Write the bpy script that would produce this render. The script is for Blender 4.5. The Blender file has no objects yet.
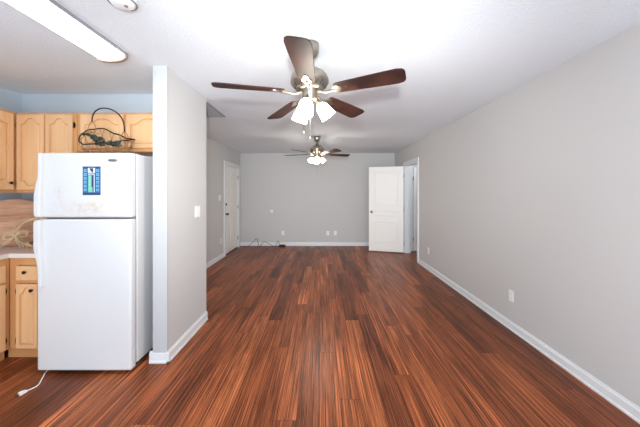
import bpy, bmesh, math, random
from mathutils import Vector, Matrix, Euler
PI = math.pi
sc = bpy.context.scene
C = sc.collection

# ------------------------------------------------------------------ camera
EYE = 1.41
cd = bpy.data.cameras.new('camera')
cam = bpy.data.objects.new('camera', cd); C.objects.link(cam)
cam.location = (0, 0, EYE); cam.rotation_euler = (PI/2, 0, 0)
cd.sensor_width = 36.0; cd.lens = 284.0/640.0*36.0
cd.shift_x = -1.0/640; cd.shift_y = -20.9/640
cd.clip_start = 0.02
sc.camera = cam

# ------------------------------------------------------------------ world + lights
w = bpy.data.worlds.new('World'); sc.world = w; w.use_nodes = True
wn = w.node_tree.nodes; wl = w.node_tree.links
bg = wn['Background']; bg.inputs[0].default_value = (0.80, 0.90, 1.0, 1); bg.inputs[1].default_value = 0.8

def lamp(name, kind, loc, rot, power, col, size=None, size_y=None):
    d = bpy.data.lights.new(name, kind); d.energy = power; d.color = col
    if kind == 'AREA':
        d.shape = 'RECTANGLE'; d.size = size; d.size_y = size_y
    elif size: d.shadow_soft_size = size
    o = bpy.data.objects.new(name, d); C.objects.link(o)
    o.location = loc; o.rotation_euler = rot
    return o
# unseen kitchen side fill, then daylight through the big glazed opening behind the photographer
lamp('kitchen_side_fill', 'AREA', (-3.10, 0.0, 1.55), (PI/2, 0, -PI/2), 6, (0.80, 0.90, 1.0), 1.2, 1.0)  # unseen cool fill at the left kitchen wall, which has no window
lamp('window_daylight', 'AREA', (0.1, -2.42, 1.25), (PI/2, 0, 0), 118, (0.87, 0.96, 1.06), 3.4, 2.1)
# unseen upward fill just inside the patio opening, added to brighten the ceiling
lamp('ceiling_fill', 'AREA', (0.1, -1.5, 0.03), (PI, 0, 0), 86, (0.84, 0.965, 1.09), 3.4, 2.2)
# the photographer's flash, a hand above the lens
fl = lamp('camera_flash', 'SPOT', (0.0, -0.35, EYE+0.16), (math.radians(90+6), 0, 0), 430, (0.95, 0.98, 1.0), 0.045)
fl.data.spot_size = math.radians(80); fl.data.spot_blend = 1.0

sc.view_settings.view_transform = 'Standard'; sc.view_settings.look = 'None'
sc.view_settings.gamma = 1.0; sc.view_settings.use_curve_mapping = False
sc.view_settings.exposure = 0.12
sc.cycles.use_denoising = True
sc.cycles.max_bounces = 10; sc.cycles.diffuse_bounces = 6
sc.cycles.sample_clamp_indirect = 6.0

# ------------------------------------------------------------------ materials
def srgb(r, g, b):
    f = lambda c: (c/255/12.92) if c/255 <= 0.04045 else ((c/255+0.055)/1.055)**2.4
    return (f(r), f(g), f(b), 1)

def mat(name, col, rough=0.5, metal=0.0, bump=None, mix=None, emit=None, coat=0.0, spec=0.5):
    """bump=(scale, strength, distance); mix=(second colour, scale, stretch xyz)"""
    m = bpy.data.materials.new(name); m.use_nodes = True
    N = m.node_tree.nodes; L = m.node_tree.links; b = N['Principled BSDF']
    b.inputs['Base Color'].default_value = col; b.inputs['Roughness'].default_value = rough
    b.inputs['Metallic'].default_value = metal; b.inputs['Coat Weight'].default_value = coat
    b.inputs['Specular IOR Level'].default_value = spec
    tc = N.new('ShaderNodeTexCoord')
    if mix:
        mp = N.new('ShaderNodeMapping'); mp.inputs['Scale'].default_value = mix[2]
        nz = N.new('ShaderNodeTexNoise'); nz.inputs['Scale'].default_value = mix[1]; nz.inputs['Detail'].default_value = 5
        rp = N.new('ShaderNodeValToRGB'); rp.color_ramp.elements[0].position = 0.32; rp.color_ramp.elements[1].position = 0.68
        rp.color_ramp.elements[0].color = col; rp.color_ramp.elements[1].color = mix[0]
        L.new(tc.outputs['Object'], mp.inputs[0]); L.new(mp.outputs[0], nz.inputs[0]); L.new(nz.outputs[0], rp.inputs[0])
        L.new(rp.outputs[0], b.inputs['Base Color'])
    if bump:
        nb = N.new('ShaderNodeTexNoise'); nb.inputs['Scale'].default_value = bump[0]; nb.inputs['Detail'].default_value = 4
        bp = N.new('ShaderNodeBump'); bp.inputs['Strength'].default_value = bump[1]; bp.inputs['Distance'].default_value = bump[2]
        L.new(tc.outputs['Object'], nb.inputs[0]); L.new(nb.outputs[0], bp.inputs['Height']); L.new(bp.outputs[0], b.inputs['Normal'])
    if emit:
        b.inputs['Emission Color'].default_value = emit[0]; b.inputs['Emission Strength'].default_value = emit[1]
    return m

M = {}
M['wall']    = mat('greige_wall_paint', srgb(201, 200, 199), 0.75, bump=(260, 0.12, 0.002))
M['kwall']   = mat('pale_blue_wall_paint', srgb(196, 207, 215), 0.75, bump=(260, 0.12, 0.002))
M['ceiling'] = mat('textured_ceiling_paint', srgb(231, 238, 244), 0.9, bump=(85, 0.45, 0.009))
M['trim']    = mat('white_trim_paint', srgb(226, 228, 230), 0.35)
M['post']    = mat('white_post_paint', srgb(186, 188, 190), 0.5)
M['door']    = mat('white_door_paint', srgb(240, 238, 234), 0.4)
M['fridge']  = mat('white_enamel', srgb(216, 217, 218), 0.32, bump=(900, 0.06, 0.0006))
M['seal']    = mat('grey_door_gasket', srgb(120, 120, 120), 0.7)
M['dark']    = mat('dark_gap_rubber', srgb(38, 36, 36), 0.7)
M['plate']   = mat('white_plastic_plate', srgb(238, 238, 238), 0.35)
M['slot']    = mat('dark_slot', srgb(70, 66, 62), 0.6)
M['nickel']  = mat('brushed_nickel', srgb(160, 150, 138), 0.30, 0.95)
M['bronze']  = mat('oil_rubbed_bronze', srgb(52, 40, 34), 0.35, 0.7)
M['brass']   = mat('antique_brass', srgb(120, 92, 58), 0.35, 0.9)
M['blade']   = mat('dark_walnut_blade', srgb(40, 25, 24), 0.5, spec=0.14, mix=(srgb(74, 45, 37), 3.0, (1.5, 1.5, 1.5)))
M['cab']     = mat('pale_maple', srgb(226, 178, 128), 0.42, mix=(srgb(236, 194, 146), 2.2, (5, 5, 0.7)))
M['cabframe']= mat('maple_face_frame', srgb(206, 148, 94), 0.42, mix=(srgb(216, 162, 108), 2.2, (5, 5, 0.7)))
M['counter'] = mat('tan_speckled_laminate', srgb(214, 188, 176), 0.35, mix=(srgb(224, 202, 190), 60, (1, 1, 1)))
M['edge']    = mat('white_counter_edge', srgb(232, 224, 216), 0.4)
M['slice']   = mat('brown_wood_slab', srgb(172, 118, 84), 0.6, mix=(srgb(216, 170, 134), 3.0, (1.5, 1.5, 9)))
M['vine']    = mat('dry_grapevine', srgb(176, 138, 96), 0.8, mix=(srgb(218, 190, 148), 12, (1, 1, 1)))
M['raffia']  = mat('pale_raffia', srgb(214, 190, 152), 0.8)
M['wire']    = mat('black_iron_wire', srgb(40, 36, 34), 0.45, 0.5)
M['rust']    = mat('tan_woven_wire', srgb(150, 108, 74), 0.6, 0.2)
M['leaf']    = mat('dark_green_metal_leaf', srgb(30, 38, 34), 0.4, 0.3, mix=(srgb(66, 82, 70), 20, (1, 1, 1)))
M['cable']   = mat('black_cable', srgb(40, 38, 38), 0.5)
M['wcord']   = mat('white_cord', srgb(236, 234, 230), 0.45)
M['prong']   = mat('plug_prong_metal', srgb(150, 130, 110), 0.3, 0.9)
M['capmetal'] = mat('fixture_end_cap', srgb(150, 130, 116), 0.5)
M['grille']  = mat('grey_vent_paint', srgb(156, 156, 160), 0.5)
M['lens']    = mat('lit_diffuser', srgb(250, 250, 250), 0.4, emit=((0.93, 0.98, 1.0, 1), 6.0))
M['shade']   = mat('lit_frosted_glass', srgb(255, 250, 240), 0.4, emit=((1.0, 0.93, 0.80, 1), 27.0))
M['bulb']    = mat('lit_bulb', srgb(255, 250, 240), 0.4, emit=((1.0, 0.84, 0.62, 1), 24.0))
M['badge']   = mat('badge_silver', srgb(150, 156, 158), 0.35, 0.6)
M['badgeink']= mat('badge_dark_script', srgb(70, 74, 78), 0.5)
M['cblue']   = mat('card_blue', srgb(30, 92, 142), 0.4)
M['cnavy']   = mat('card_navy', srgb(28, 52, 96), 0.4)
M['cpale']   = mat('card_pale_blue', srgb(126, 190, 220), 0.4)
M['cgreen']  = mat('card_green', srgb(112, 196, 160), 0.4)
M['cwhite']  = mat('card_white', srgb(226, 228, 236), 0.4)

# stained freezer door enamel
def stained():
    m = mat('white_enamel_with_scuffs', srgb(216, 217, 218), 0.32, bump=(900, 0.06, 0.0006))
    N = m.node_tree.nodes; L = m.node_tree.links; b = N['Principled BSDF']
    tc = N.new('ShaderNodeTexCoord')
    def blob(cx, cz, sx, sz):
        mp = N.new('ShaderNodeMapping'); mp.vector_type = 'POINT'
        mp.inputs['Location'].default_value = (-cx/sx, 0, -cz/sz); mp.inputs['Scale'].default_value = (1/sx, 0, 1/sz)
        g = N.new('ShaderNodeTexGradient'); g.gradient_type = 'SPHERICAL'
        L.new(tc.outputs['Object'], mp.inputs[0]); L.new(mp.outputs[0], g.inputs[0]); return g.outputs['Fac']
    a = blob(-1.86, 1.27, 0.34, 0.11); c = blob(-2.03, 1.42, 0.05, 0.12); d = blob(-1.73, 1.30, 0.22, 0.06)
    ad = N.new('ShaderNodeMath'); ad.operation = 'ADD'; L.new(a, ad.inputs[0]); L.new(c, ad.inputs[1])
    ad2 = N.new('ShaderNodeMath'); ad2.operation = 'ADD'; L.new(ad.outputs[0], ad2.inputs[0]); L.new(d, ad2.inputs[1])
    nz = N.new('ShaderNodeTexNoise'); nz.inputs['Scale'].default_value = 26; nz.inputs['Detail'].default_value = 6
    L.new(tc.outputs['Object'], nz.inputs[0])
    rp = N.new('ShaderNodeValToRGB'); rp.color_ramp.elements[0].position = 0.34; rp.color_ramp.elements[1].position = 0.66
    L.new(nz.outputs[0], rp.inputs[0])
    mu = N.new('ShaderNodeMath'); mu.operation = 'MULTIPLY'; L.new(ad2.outputs[0], mu.inputs[0]); L.new(rp.outputs[0], mu.inputs[1])
    mu2 = N.new('ShaderNodeMath'); mu2.operation = 'MULTIPLY'; mu2.inputs[1].default_value = 0.6; mu2.use_clamp = True
    L.new(mu.outputs[0], mu2.inputs[0])
    mx = N.new('ShaderNodeMix'); mx.data_type = 'RGBA'
    mx.inputs[6].default_value = srgb(216, 217, 218); mx.inputs[7].default_value = srgb(206, 186, 160)
    L.new(mu2.outputs[0], mx.inputs[0]); L.new(mx.outputs[2], b.inputs['Base Color'])
    return m
M['fridge_stained'] = stained()

def floor_mat():
    m = bpy.data.materials.new('strand_bamboo_planks'); m.use_nodes = True
    N = m.node_tree.nodes; L = m.node_tree.links; b = N['Principled BSDF']
    def math_(op, a, c=None, clamp=False):
        n = N.new('ShaderNodeMath'); n.operation = op; n.use_clamp = clamp
        for i, v in enumerate((a, c)):
            if v is None: continue
            if isinstance(v, (int, float)): n.inputs[i].default_value = v
            else: L.new(v, n.inputs[i])
        return n.outputs[0]
    def mixc(f, a, c, mode='MIX'):
        n = N.new('ShaderNodeMix'); n.data_type = 'RGBA'; n.blend_type = mode
        for s, v in ((0, f), (6, a), (7, c)):
            if isinstance(v, (int, float, tuple)): n.inputs[s].default_value = v
            else: L.new(v, n.inputs[s])
        return n.outputs[2]
    def ramp(v, stops):
        n = N.new('ShaderNodeValToRGB'); e = n.color_ramp.elements
        e[0].position, e[0].color = stops[0]; e[1].position, e[1].color = stops[-1]
        for p, c_ in stops[1:-1]:
            k = e.new(p); k.color = c_
        L.new(v, n.inputs[0]); return n.outputs[0]
    tc = N.new('ShaderNodeTexCoord'); sx = N.new('ShaderNodeSeparateXYZ'); L.new(tc.outputs['Object'], sx.inputs[0])
    W, LEN = 0.142, 1.83
    u = math_('DIVIDE', math_('ADD', sx.outputs[0], 20.035), W); row = math_('FLOOR', u); fu = math_('FRACT', u)
    wn1 = N.new('ShaderNodeTexWhiteNoise'); wn1.noise_dimensions = '1D'; L.new(row, wn1.inputs['W'])
    v = math_('ADD', math_('DIVIDE', math_('ADD', sx.outputs[1], 20.0), LEN), math_('MULTIPLY', wn1.outputs['Value'], 7.0))
    idv = math_('FLOOR', v); fv = math_('FRACT', v)
    cb = N.new('ShaderNodeCombineXYZ'); L.new(row, cb.inputs[0]); L.new(idv, cb.inputs[1])
    wn2 = N.new('ShaderNodeTexWhiteNoise'); wn2.noise_dimensions = '2D'; L.new(cb.outputs[0], wn2.inputs['Vector'])
    rnd = wn2.outputs['Value']
    # strands: long streaks, shifted per plank
    cs = N.new('ShaderNodeCombineXYZ')
    L.new(math_('ADD', sx.outputs[0], math_('MULTIPLY', rnd, 3.0)), cs.inputs[0])
    L.new(math_('ADD', sx.outputs[1], math_('MULTIPLY', rnd, 9.0)), cs.inputs[1])
    def noise(scx, scy, det=3, r=0.55):
        mp = N.new('ShaderNodeMapping'); mp.inputs['Scale'].default_value = (scx, scy, 1)
        nz = N.new('ShaderNodeTexNoise'); nz.inputs['Scale'].default_value = 1.0; nz.inputs['Detail'].default_value = det
        nz.inputs['Roughness'].default_value = r
        L.new(cs.outputs[0], mp.inputs[0]); L.new(mp.outputs[0], nz.inputs[0]); return nz.outputs[0]
    n1 = noise(190, 1.2, 5, 0.72); n2 = noise(60, 0.7); n3 = noise(420, 3.0, 2)
    base = ramp(rnd, [(0.0, srgb(104, 58, 38)), (0.2, srgb(132, 74, 46)), (0.8, srgb(154, 89, 55)), (1.0, srgb(172, 103, 65))])
    streak = ramp(n1, [(0.38, (0.12, 0.11, 0.12, 1)), (0.50, (0.78, 0.78, 0.78, 1)), (0.64, (1.9, 1.85, 1.75, 1))])
    c1 = mixc(1.0, base, streak, 'MULTIPLY')
    st2 = ramp(n2, [(0.36, (0.58, 0.55, 0.56, 1)), (0.62, (1.25, 1.2, 1.15, 1))])
    c2 = mixc(1.0, c1, st2, 'MULTIPLY')
    n4 = noise(9, 1.1, 4, 0.6); st4 = ramp(n4, [(0.34, (0.55, 0.50, 0.50, 1)), (0.5, (1.0, 1.0, 1.0, 1)), (0.68, (1.22, 1.2, 1.15, 1))])
    c2 = mixc(1.0, c2, st4, 'MULTIPLY')
    st3 = ramp(n3, [(0.64, (0, 0, 0, 1)), (0.72, (1, 1, 1, 1))])
    c3 = mixc(math_('MULTIPLY', st3, 0.35), c2, srgb(205, 140, 92))
    du = math_('MULTIPLY', math_('MINIMUM', fu, math_('SUBTRACT', 1.0, fu)), W)
    dv = math_('MULTIPLY', math_('MINIMUM', fv, math_('SUBTRACT', 1.0, fv)), LEN)
    gap = math_('LESS_THAN', math_('MINIMUM', du, dv), 0.0013)
    c4 = mixc(math_('MULTIPLY', gap, 0.8), c3, srgb(34, 18, 13))
    L.new(c4, b.inputs['Base Color'])
    b.inputs['Roughness'].default_value = 0.34; b.inputs['Specular IOR Level'].default_value = 0.15
    bp = N.new('ShaderNodeBump'); bp.inputs['Strength'].default_value = 0.15; bp.inputs['Distance'].default_value = 0.002
    L.new(n1, bp.inputs['Height']); L.new(bp.outputs[0], b.inputs['Normal'])
    return m
M['floor'] = floor_mat()

# ------------------------------------------------------------------ mesh helpers
def obj(name, bm, mats, parent=None, smooth=False, bevel=0.0, segs=2, loc=None, rot=None):
    bm.normal_update()
    me = bpy.data.meshes.new(name); bm.to_mesh(me); bm.free()
    for m in (mats if isinstance(mats, (list, tuple)) else [mats]): me.materials.append(m)
    if smooth:
        for p in me.polygons: p.use_smooth = True
    o = bpy.data.objects.new(name, me); C.objects.link(o)
    if bevel:
        md = o.modifiers.new('bevel', 'BEVEL'); md.width = bevel; md.segments = segs; md.limit_method = 'ANGLE'
        md.angle_limit = math.radians(35)
    if parent is not None:
        o.parent = parent
        parent_inv = parent.matrix_basis.inverted()
        o.matrix_parent_inverse = parent_inv if parent.parent is None else (parent.parent.matrix_basis @ Matrix.Identity(4)).inverted()
    if loc: o.location = loc
    if rot: o.rotation_euler = rot
    return o
def tag(o, label=None, cat=None, group=None, kind=None):
    if label: o['label'] = label
    if cat: o['category'] = cat
    if group: o['group'] = group
    if kind: o['kind'] = kind
    return o
def thing(name, label, cat, group=None):
    o = bpy.data.objects.new(name, None); C.objects.link(o); o.empty_display_size = 0.1
    return tag(o, label, cat, group)
# geometry is written in world coordinates; base() then moves the Empty to the foot of the thing while its parts stay put
def base(root, loc):
    loc = Vector(loc); root.location = loc
    for ch in root.children: ch.matrix_parent_inverse = Matrix.Translation(-loc)
def box(bm, x0, x1, y0, y1, z0, z1, mi=0, mtx=None):
    vs = [bm.verts.new((x, y, z)) for z in (z0, z1) for y in (y0, y1) for x in (x0, x1)]
    fs = []
    for idx in ((0, 2, 3, 1), (4, 5, 7, 6), (0, 1, 5, 4), (1, 3, 7, 5), (3, 2, 6, 7), (2, 0, 4, 6)):
        f = bm.faces.new([vs[i] for i in idx]); f.material_index = mi; fs.append(f)
    if mtx is not None: bmesh.ops.transform(bm, matrix=mtx, verts=vs)
    return vs
def B(*a, **k):
    bm = bmesh.new(); box(bm, *a, **k); return bm
def lathe(bm, prof, segs=32, mtx=None, mi=0, cap=True):
    rings = []
    for r, z in prof:
        if r < 1e-6: rings.append([bm.verts.new((0, 0, z))])
        else: rings.append([bm.verts.new((r*math.cos(2*PI*i/segs), r*math.sin(2*PI*i/segs), z)) for i in range(segs)])
    fs = []
    for a, c in zip(rings, rings[1:]):
        for i in range(segs):
            j = (i+1) % segs
            if len(a) == 1 and len(c) == 1: continue
            if len(a) == 1: q = [a[0], c[j], c[i]]
            elif len(c) == 1: q = [a[i], a[j], c[0]]
            else: q = [a[i], a[j], c[j], c[i]]
            f = bm.faces.new(q); f.material_index = mi; f.smooth = True
    vs = [v for r in rings for v in r]
    if mtx is not None: bmesh.ops.transform(bm, matrix=mtx, verts=vs)
    return vs
def tube(bm, pts, r, segs=8, closed=False, mi=0, smooth_n=0):
    pts = [Vector(p) for p in pts]
    if smooth_n:
        out = []; n = len(pts)
        rng = range(n) if closed else range(n-1)
        for i in rng:
            p0 = pts[(i-1) % n] if (closed or i > 0) else pts[0]; p1 = pts[i]; p2 = pts[(i+1) % n]
            p3 = pts[(i+2) % n] if (closed or i+2 < n) else pts[-1]
            for k in range(smooth_n):
                t = k/smooth_n
                out.append(0.5*((2*p1)+(-p0+p2)*t+(2*p0-5*p1+4*p2-p3)*t*t+(-p0+3*p1-3*p2+p3)*t**3))
        if not closed: out.append(pts[-1])
        pts = out
    n = len(pts); rings = []; up = None
    for i, p in enumerate(pts):
        if closed: d = pts[(i+1) % n]-pts[i-1]
        else: d = pts[min(i+1, n-1)]-pts[max(i-1, 0)]
        d.normalize()
        if up is None:
            up = Vector((0, 0, 1)) if abs(d.z) < 0.9 else Vector((1, 0, 0))
        s = d.cross(up); s.normalize(); up = s.cross(d)
        rr = r(i/(n-1)) if callable(r) else r
        rings.append([bm.verts.new(p+rr*(math.cos(2*PI*k/segs)*s+math.sin(2*PI*k/segs)*up)) for k in range(segs)])
    m = n if closed else n-1
    for i in range(m):
        a, c = rings[i], rings[(i+1) % n]
        for k in range(segs):
            f = bm.faces.new([a[k], a[(k+1) % segs], c[(k+1) % segs], c[k]]); f.smooth = True; f.material_index = mi
    if not closed:
        bm.faces.new(rings[0][::-1]).material_index = mi; bm.faces.new(rings[-1]).material_index = mi
def prism(bm, outline, y0, y1, mi=0, mtx=None):
    """outline in (x, z), extruded along y"""
    a = [bm.verts.new((x, y0, z)) for x, z in outline]; c = [bm.verts.new((x, y1, z)) for x, z in outline]
    n = len(a)
    f1 = bm.faces.new(a); f2 = bm.faces.new(c[::-1])
    fs = [f1, f2]+[bm.faces.new([a[i], c[i], c[(i+1) % n], a[(i+1) % n]]) for i in range(n)]
    for f in fs: f.material_index = mi
    if mtx is not None: bmesh.ops.transform(bm, matrix=mtx, verts=a+c)
    bmesh.ops.recalc_face_normals(bm, faces=fs)
    return a+c
def struct(name, bm, m, **k):
    o = obj(name, bm, m, **k); o['kind'] = 'structure'; return o

# ------------------------------------------------------------------ the setting
H = 2.455
XR, XL, YB = 1.96, -2.14, 7.54           # living room right wall, left wall, back wall
XK, YK = -3.18, 3.02                     # kitchen left wall, kitchen back wall
PX0, PX1, PY = -1.386, -1.276, 2.361     # the stub partition beside the refrigerator
YR = -2.5                                # rear wall behind the photographer
bm = B(XK-0.14, 3.5, YR-0.14, YB+0.14, -0.06, 0.0); struct('floor', bm, M['floor'])
bm = B(XK-0.14, 3.5, YR-0.14, YB+0.14, H, H+0.08); struct('ceiling', bm, M['ceiling'])

bm = bmesh.new()                          # right wall with the doorway
box(bm, XR, XR+0.12, YR, 5.76, 0, H); box(bm, XR, XR+0.12, 6.63, YB, 0, H); box(bm, XR, XR+0.12, 5.76, 6.63, 2.04, H)
struct('wall_right', bm, M['wall'])
struct('wall_back', B(XL-0.12, 3.2, YB, YB+0.12, 0, H), M['wall'])
bm = bmesh.new()                          # left wall of the living room with the entry doorway
box(bm, XL-0.12, XL, YK+0.13, 6.32, 0, H); box(bm, XL-0.12, XL, 7.31, YB, 0, H); box(bm, XL-0.12, XL, 6.32, 7.31, 2.04, H)
struct('wall_left', bm, M['wall'])
struct('wall_kitchen_back', B(XK-0.12, PX0, YK, YK+0.13, 0, H), [M['kwall']])
struct('wall_kitchen_left', B(XK-0.12, XK, YR, YK, 0, H), M['kwall'])
struct('wall_partition', B(PX0, PX1, PY, YK+0.14, 0, H), M['wall'])
bm = bmesh.new()                          # rear wall, with the wide patio opening
box(bm, XK-0.12, -1.75, YR-0.12, YR, 0, H); box(bm, 1.9, XR+0.12, YR-0.12, YR, 0, H); box(bm, -1.75, 1.9, YR-0.12, YR, 2.2, H)
struct('wall_rear', bm, M['wall'])
bm = bmesh.new()                          # the little room through the right doorway
box(bm, XR+0.12, 3.3, 6.84, 6.94, 0, H); box(bm, 3.2, 3.3, 4.9, 6.84, 0, H); box(bm, XR+0.12, 3.3, 4.8, 4.9, 0, H)
struct('wall_closet', bm, M['kwall'])
lamp('closet_fill', 'POINT', (2.6, 6.2, 2.2), (0, 0, 0), 6, (1.0, 1.0, 0.97), 0.08)  # fill added to brighten the little room, no fixture modelled
# white end board on the partition
struct('trim_1', B(PX0-0.004, PX1+0.004, PY-0.014, PY, 0.088, H), M['post'])

def basebd(name, a, b, nrm, ht=0.088):
    """a, b = ends along the wall (x, y); nrm = direction into the room"""
    a, b, nrm = Vector((*a, 0)), Vector((*b, 0)), Vector((*nrm, 0))
    prof = [(0, 0), (0.019, 0), (0.019, 0.014), (0.014, 0.02), (0.013, ht-0.018), (0.009, ht-0.012), (0.007, ht), (0, ht)]
    bm = bmesh.new()
    A = [bm.verts.new(a+nrm*d+Vector((0, 0, z))) for d, z in prof]; Bv = [bm.verts.new(b+nrm*d+Vector((0, 0, z))) for d, z in prof]
    n = len(prof); fs = [bm.faces.new(A), bm.faces.new(Bv[::-1])]+[bm.faces.new([A[i], Bv[i], Bv[(i+1) % n], A[(i+1) % n]]) for i in range(n)]
    bmesh.ops.recalc_face_normals(bm, faces=fs)
    return struct(name, bm, M['trim'])
basebd('baseboard_right', (XR, YR), (XR, 5.675), (-1, 0))
basebd('baseboard_right_corner', (XR, 6.715), (XR, YB), (-1, 0))
basebd('baseboard_back', (XL, YB), (XR, YB), (0, -1))
basebd('baseboard_left', (XL, YK+0.14), (XL, 6.245), (1, 0))
basebd('baseboard_partition', (PX1, PY-0.019), (PX1, YK+0.14), (1, 0), 0.095)
basebd('baseboard_partition_end', (PX0-0.034, PY), (PX1+0.019, PY), (0, -1), 0.095)
basebd('baseboard_hall', (XL, YK+0.14), (PX1, YK+0.14), (0, 1))

def casing(name, x, nx, y0, y1, z1, w=0.075, t=0.017):
    """door casing on a wall of constant x, opening y0..y1"""
    bm = bmesh.new(); xa, xb = sorted((x, x+nx*t))
    box(bm, xa, xb, y0-w, y0, 0, z1+w); box(bm, xa, xb, y1, y1+w, 0, z1+w); box(bm, xa, xb, y0, y1, z1, z1+w)
    xa, xb = sorted((x+nx*t, x+nx*(t+0.006)))
    box(bm, xa, xb, y0-w, y0-w+0.02, 0, z1+w); box(bm, xa, xb, y1+w-0.02, y1+w, 0, z1+w); box(bm, xa, xb, y0-w+0.02, y1+w-0.02, z1+w-0.02, z1+w)
    return struct(name, bm, M['trim'])
casing('trim_2', XR, -1, 5.76, 6.63, 2.04)
casing('trim_3', XL, 1, 6.32, 7.31, 2.04)
bm = bmesh.new()                           # jamb lining of the right doorway
box(bm, XR-0.004, XR+0.124, 6.615, 6.632, 0, 2.04); box(bm, XR-0.004, XR+0.124, 5.758, 5.775, 0, 2.04); box(bm, XR-0.004, XR+0.124, 5.775, 6.615, 2.025, 2.042)
box(bm, XR+0.05, XR+0.062, 6.603, 6.615, 0, 2.03)
struct('trim_4', bm, M['trim'])
bm = bmesh.new()                           # jamb lining of the entry door
box(bm, XL-0.12, XL+0.004, 6.318, 6.334, 0, 2.04); box(bm, XL-0.12, XL+0.004, 7.296, 7.312, 0, 2.04); box(bm, XL-0.12, XL+0.004, 6.334, 7.296, 2.026, 2.042)
struct('trim_5', bm, M['trim'])

def panel_leaf(wd, ht, cols, rows, th=0.035):
    """door leaf in local x (0..wd), z (0..ht), y (0..th) with moulded panels on both faces"""
    bm = bmesh.new()
    xs = sorted({0, wd, *[v for c in cols for v in c]}); zs = sorted({0, ht, *[v for r in rows for v in r]})
    ins = []
    for side in (0, 1):
        y = th*side; g = [[bm.verts.new((x, y, z)) for x in xs] for z in zs]
        for j in range(len(zs)-1):
            for i in range(len(xs)-1):
                q = [g[j][i], g[j][i+1], g[j+1][i+1], g[j+1][i]]
                f = bm.faces.new(q if side == 0 else q[::-1])
                if any(abs(xs[i]-c[0]) < 1e-6 for c in cols) and any(abs(zs[j]-r[0]) < 1e-6 for r in rows): ins.append(f)
    bmesh.ops.remove_doubles(bm, verts=bm.verts, dist=1e-6)
    bmesh.ops.inset_individual(bm, faces=ins, thickness=0.010, depth=-0.007)
    bmesh.ops.inset_individual(bm, faces=ins, thickness=0.016, depth=0.0)
    bmesh.ops.inset_individual(bm, faces=ins, thickness=0.016, depth=0.005)
    bd = [e for e in bm.edges if e.is_boundary]
    bmesh.ops.bridge_loops(bm, edges=bd)
    bmesh.ops.recalc_face_normals(bm, faces=bm.faces)
    return bm
# entry door: six panels, hinged at the far side, set in the left wall (faces +x)
Rz = Matrix.Rotation(PI/2, 4, 'Z')
bm = panel_leaf(0.958, 2.0, [(0.11, 0.43), (0.53, 0.85)], [(0.22, 0.74), (0.90, 1.52), (1.63, 1.86)])
bmesh.ops.transform(bm, matrix=Matrix.Translation((XL-0.008, 6.336, 0.022)) @ Rz, verts=bm.verts)
d1 = struct('door_1', bm, M['door'])
d1['label'] = 'white six-panel entry door in the left wall with dark hardware'
for z, nm in ((1.145, 'deadbolt'), (0.925, 'knob')):
    bm = bmesh.new(); mt = Matrix.Translation((XL-0.008, 6.405, z)) @ Matrix.Rotation(PI/2, 4, 'Y')
    lathe(bm, [(0, 0), (0.031, 0), (0.031, 0.008), (0.012, 0.014), (0.012, 0.03), (0.026, 0.04), (0.028, 0.055), (0.018, 0.066), (0, 0.068)] if nm == 'knob'
          else [(0, 0), (0.03, 0), (0.03, 0.012), (0.02, 0.022), (0, 0.022)], 20, mt)
    obj(nm, bm, M['bronze'], d1)
for z in (0.25, 1.05, 1.80):
    bm = bmesh.new(); tube(bm, [(XL+0.004, 7.298, z-0.045), (XL+0.004, 7.298, z+0.045)], 0.008, 8); obj('hinge', bm, M['brass'], d1)
obj('door_sweep', B(XL-0.02, XL-0.002, 6.336, 7.294, 0.0, 0.022), M['dark'], d1)
# white three-panel leaf standing open into the room
ang = math.atan2(6.85-6.62, 1.157-1.925)
bm = panel_leaf(0.80, 2.0, [(0.12, 0.68)], [(0.19, 0.68), (0.82, 0.95), (1.07, 1.88)])
mt = Matrix.Translation((1.925, 6.62, 0.02)) @ Matrix.Rotation(ang, 4, 'Z') @ Matrix.Translation((0, -0.0, 0))
bmesh.ops.transform(bm, matrix=mt, verts=bm.verts)
d2 = struct('door_2', bm, M['door'])
d2['label'] = 'white three-panel door swung wide open from the right wall doorway'
for s in (1, -1):
    bm = bmesh.new(); y = 0.035 if s > 0 else 0.0
    m2 = mt @ Matrix.Translation((0.735, y, 0.93)) @ Matrix.Rotation(-s*PI/2, 4, 'X')
    lathe(bm, [(0, 0), (0.03, 0), (0.03, 0.006), (0.012, 0.012), (0.012, 0.028), (0.027, 0.04), (0.027, 0.052), (0.016, 0.062), (0, 0.063)], 20, m2)
    obj('knob', bm, M['nickel'], d2)
for z in (0.22, 1.02, 1.80):
    bm = bmesh.new(); tube(bm, [(1.932, 6.628, z-0.045), (1.932, 6.628, z+0.045)], 0.007, 8); obj('hinge', bm, M['brass'], d2)
# inner door seen through the doorway
bm = panel_leaf(0.6, 2.0, [(0.09, 0.51)], [(0.2, 0.95), (1.07, 1.88)])
bmesh.ops.transform(bm, matrix=Matrix.Translation((2.22, 6.80, 0.015)), verts=bm.verts)
d3 = struct('door_3', bm, M['door']); d3['label'] = 'white inner door glimpsed through the right wall doorway'
for z in (0.3, 1.75):
    bm = bmesh.new(); tube(bm, [(2.212, 6.79, z-0.045), (2.212, 6.79, z+0.045)], 0.007, 8); obj('hinge', bm, M['brass'], d3)
struct('trim_6', B(2.135, 2.205, 6.82, 6.84, 0, 2.1), M['trim'])
# patio door frame behind the photographer
bm = bmesh.new()
for x in (-1.75, 0.04, 1.84): box(bm, x, x+0.06, YR-0.09, YR-0.03, 0, 2.2)
box(bm, -1.69, 1.84, YR-0.09, YR-0.03, 0, 0.06); box(bm, -1.69, 1.84, YR-0.09, YR-0.03, 2.14, 2.2)
struct('window_1', bm, M['trim'])

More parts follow.
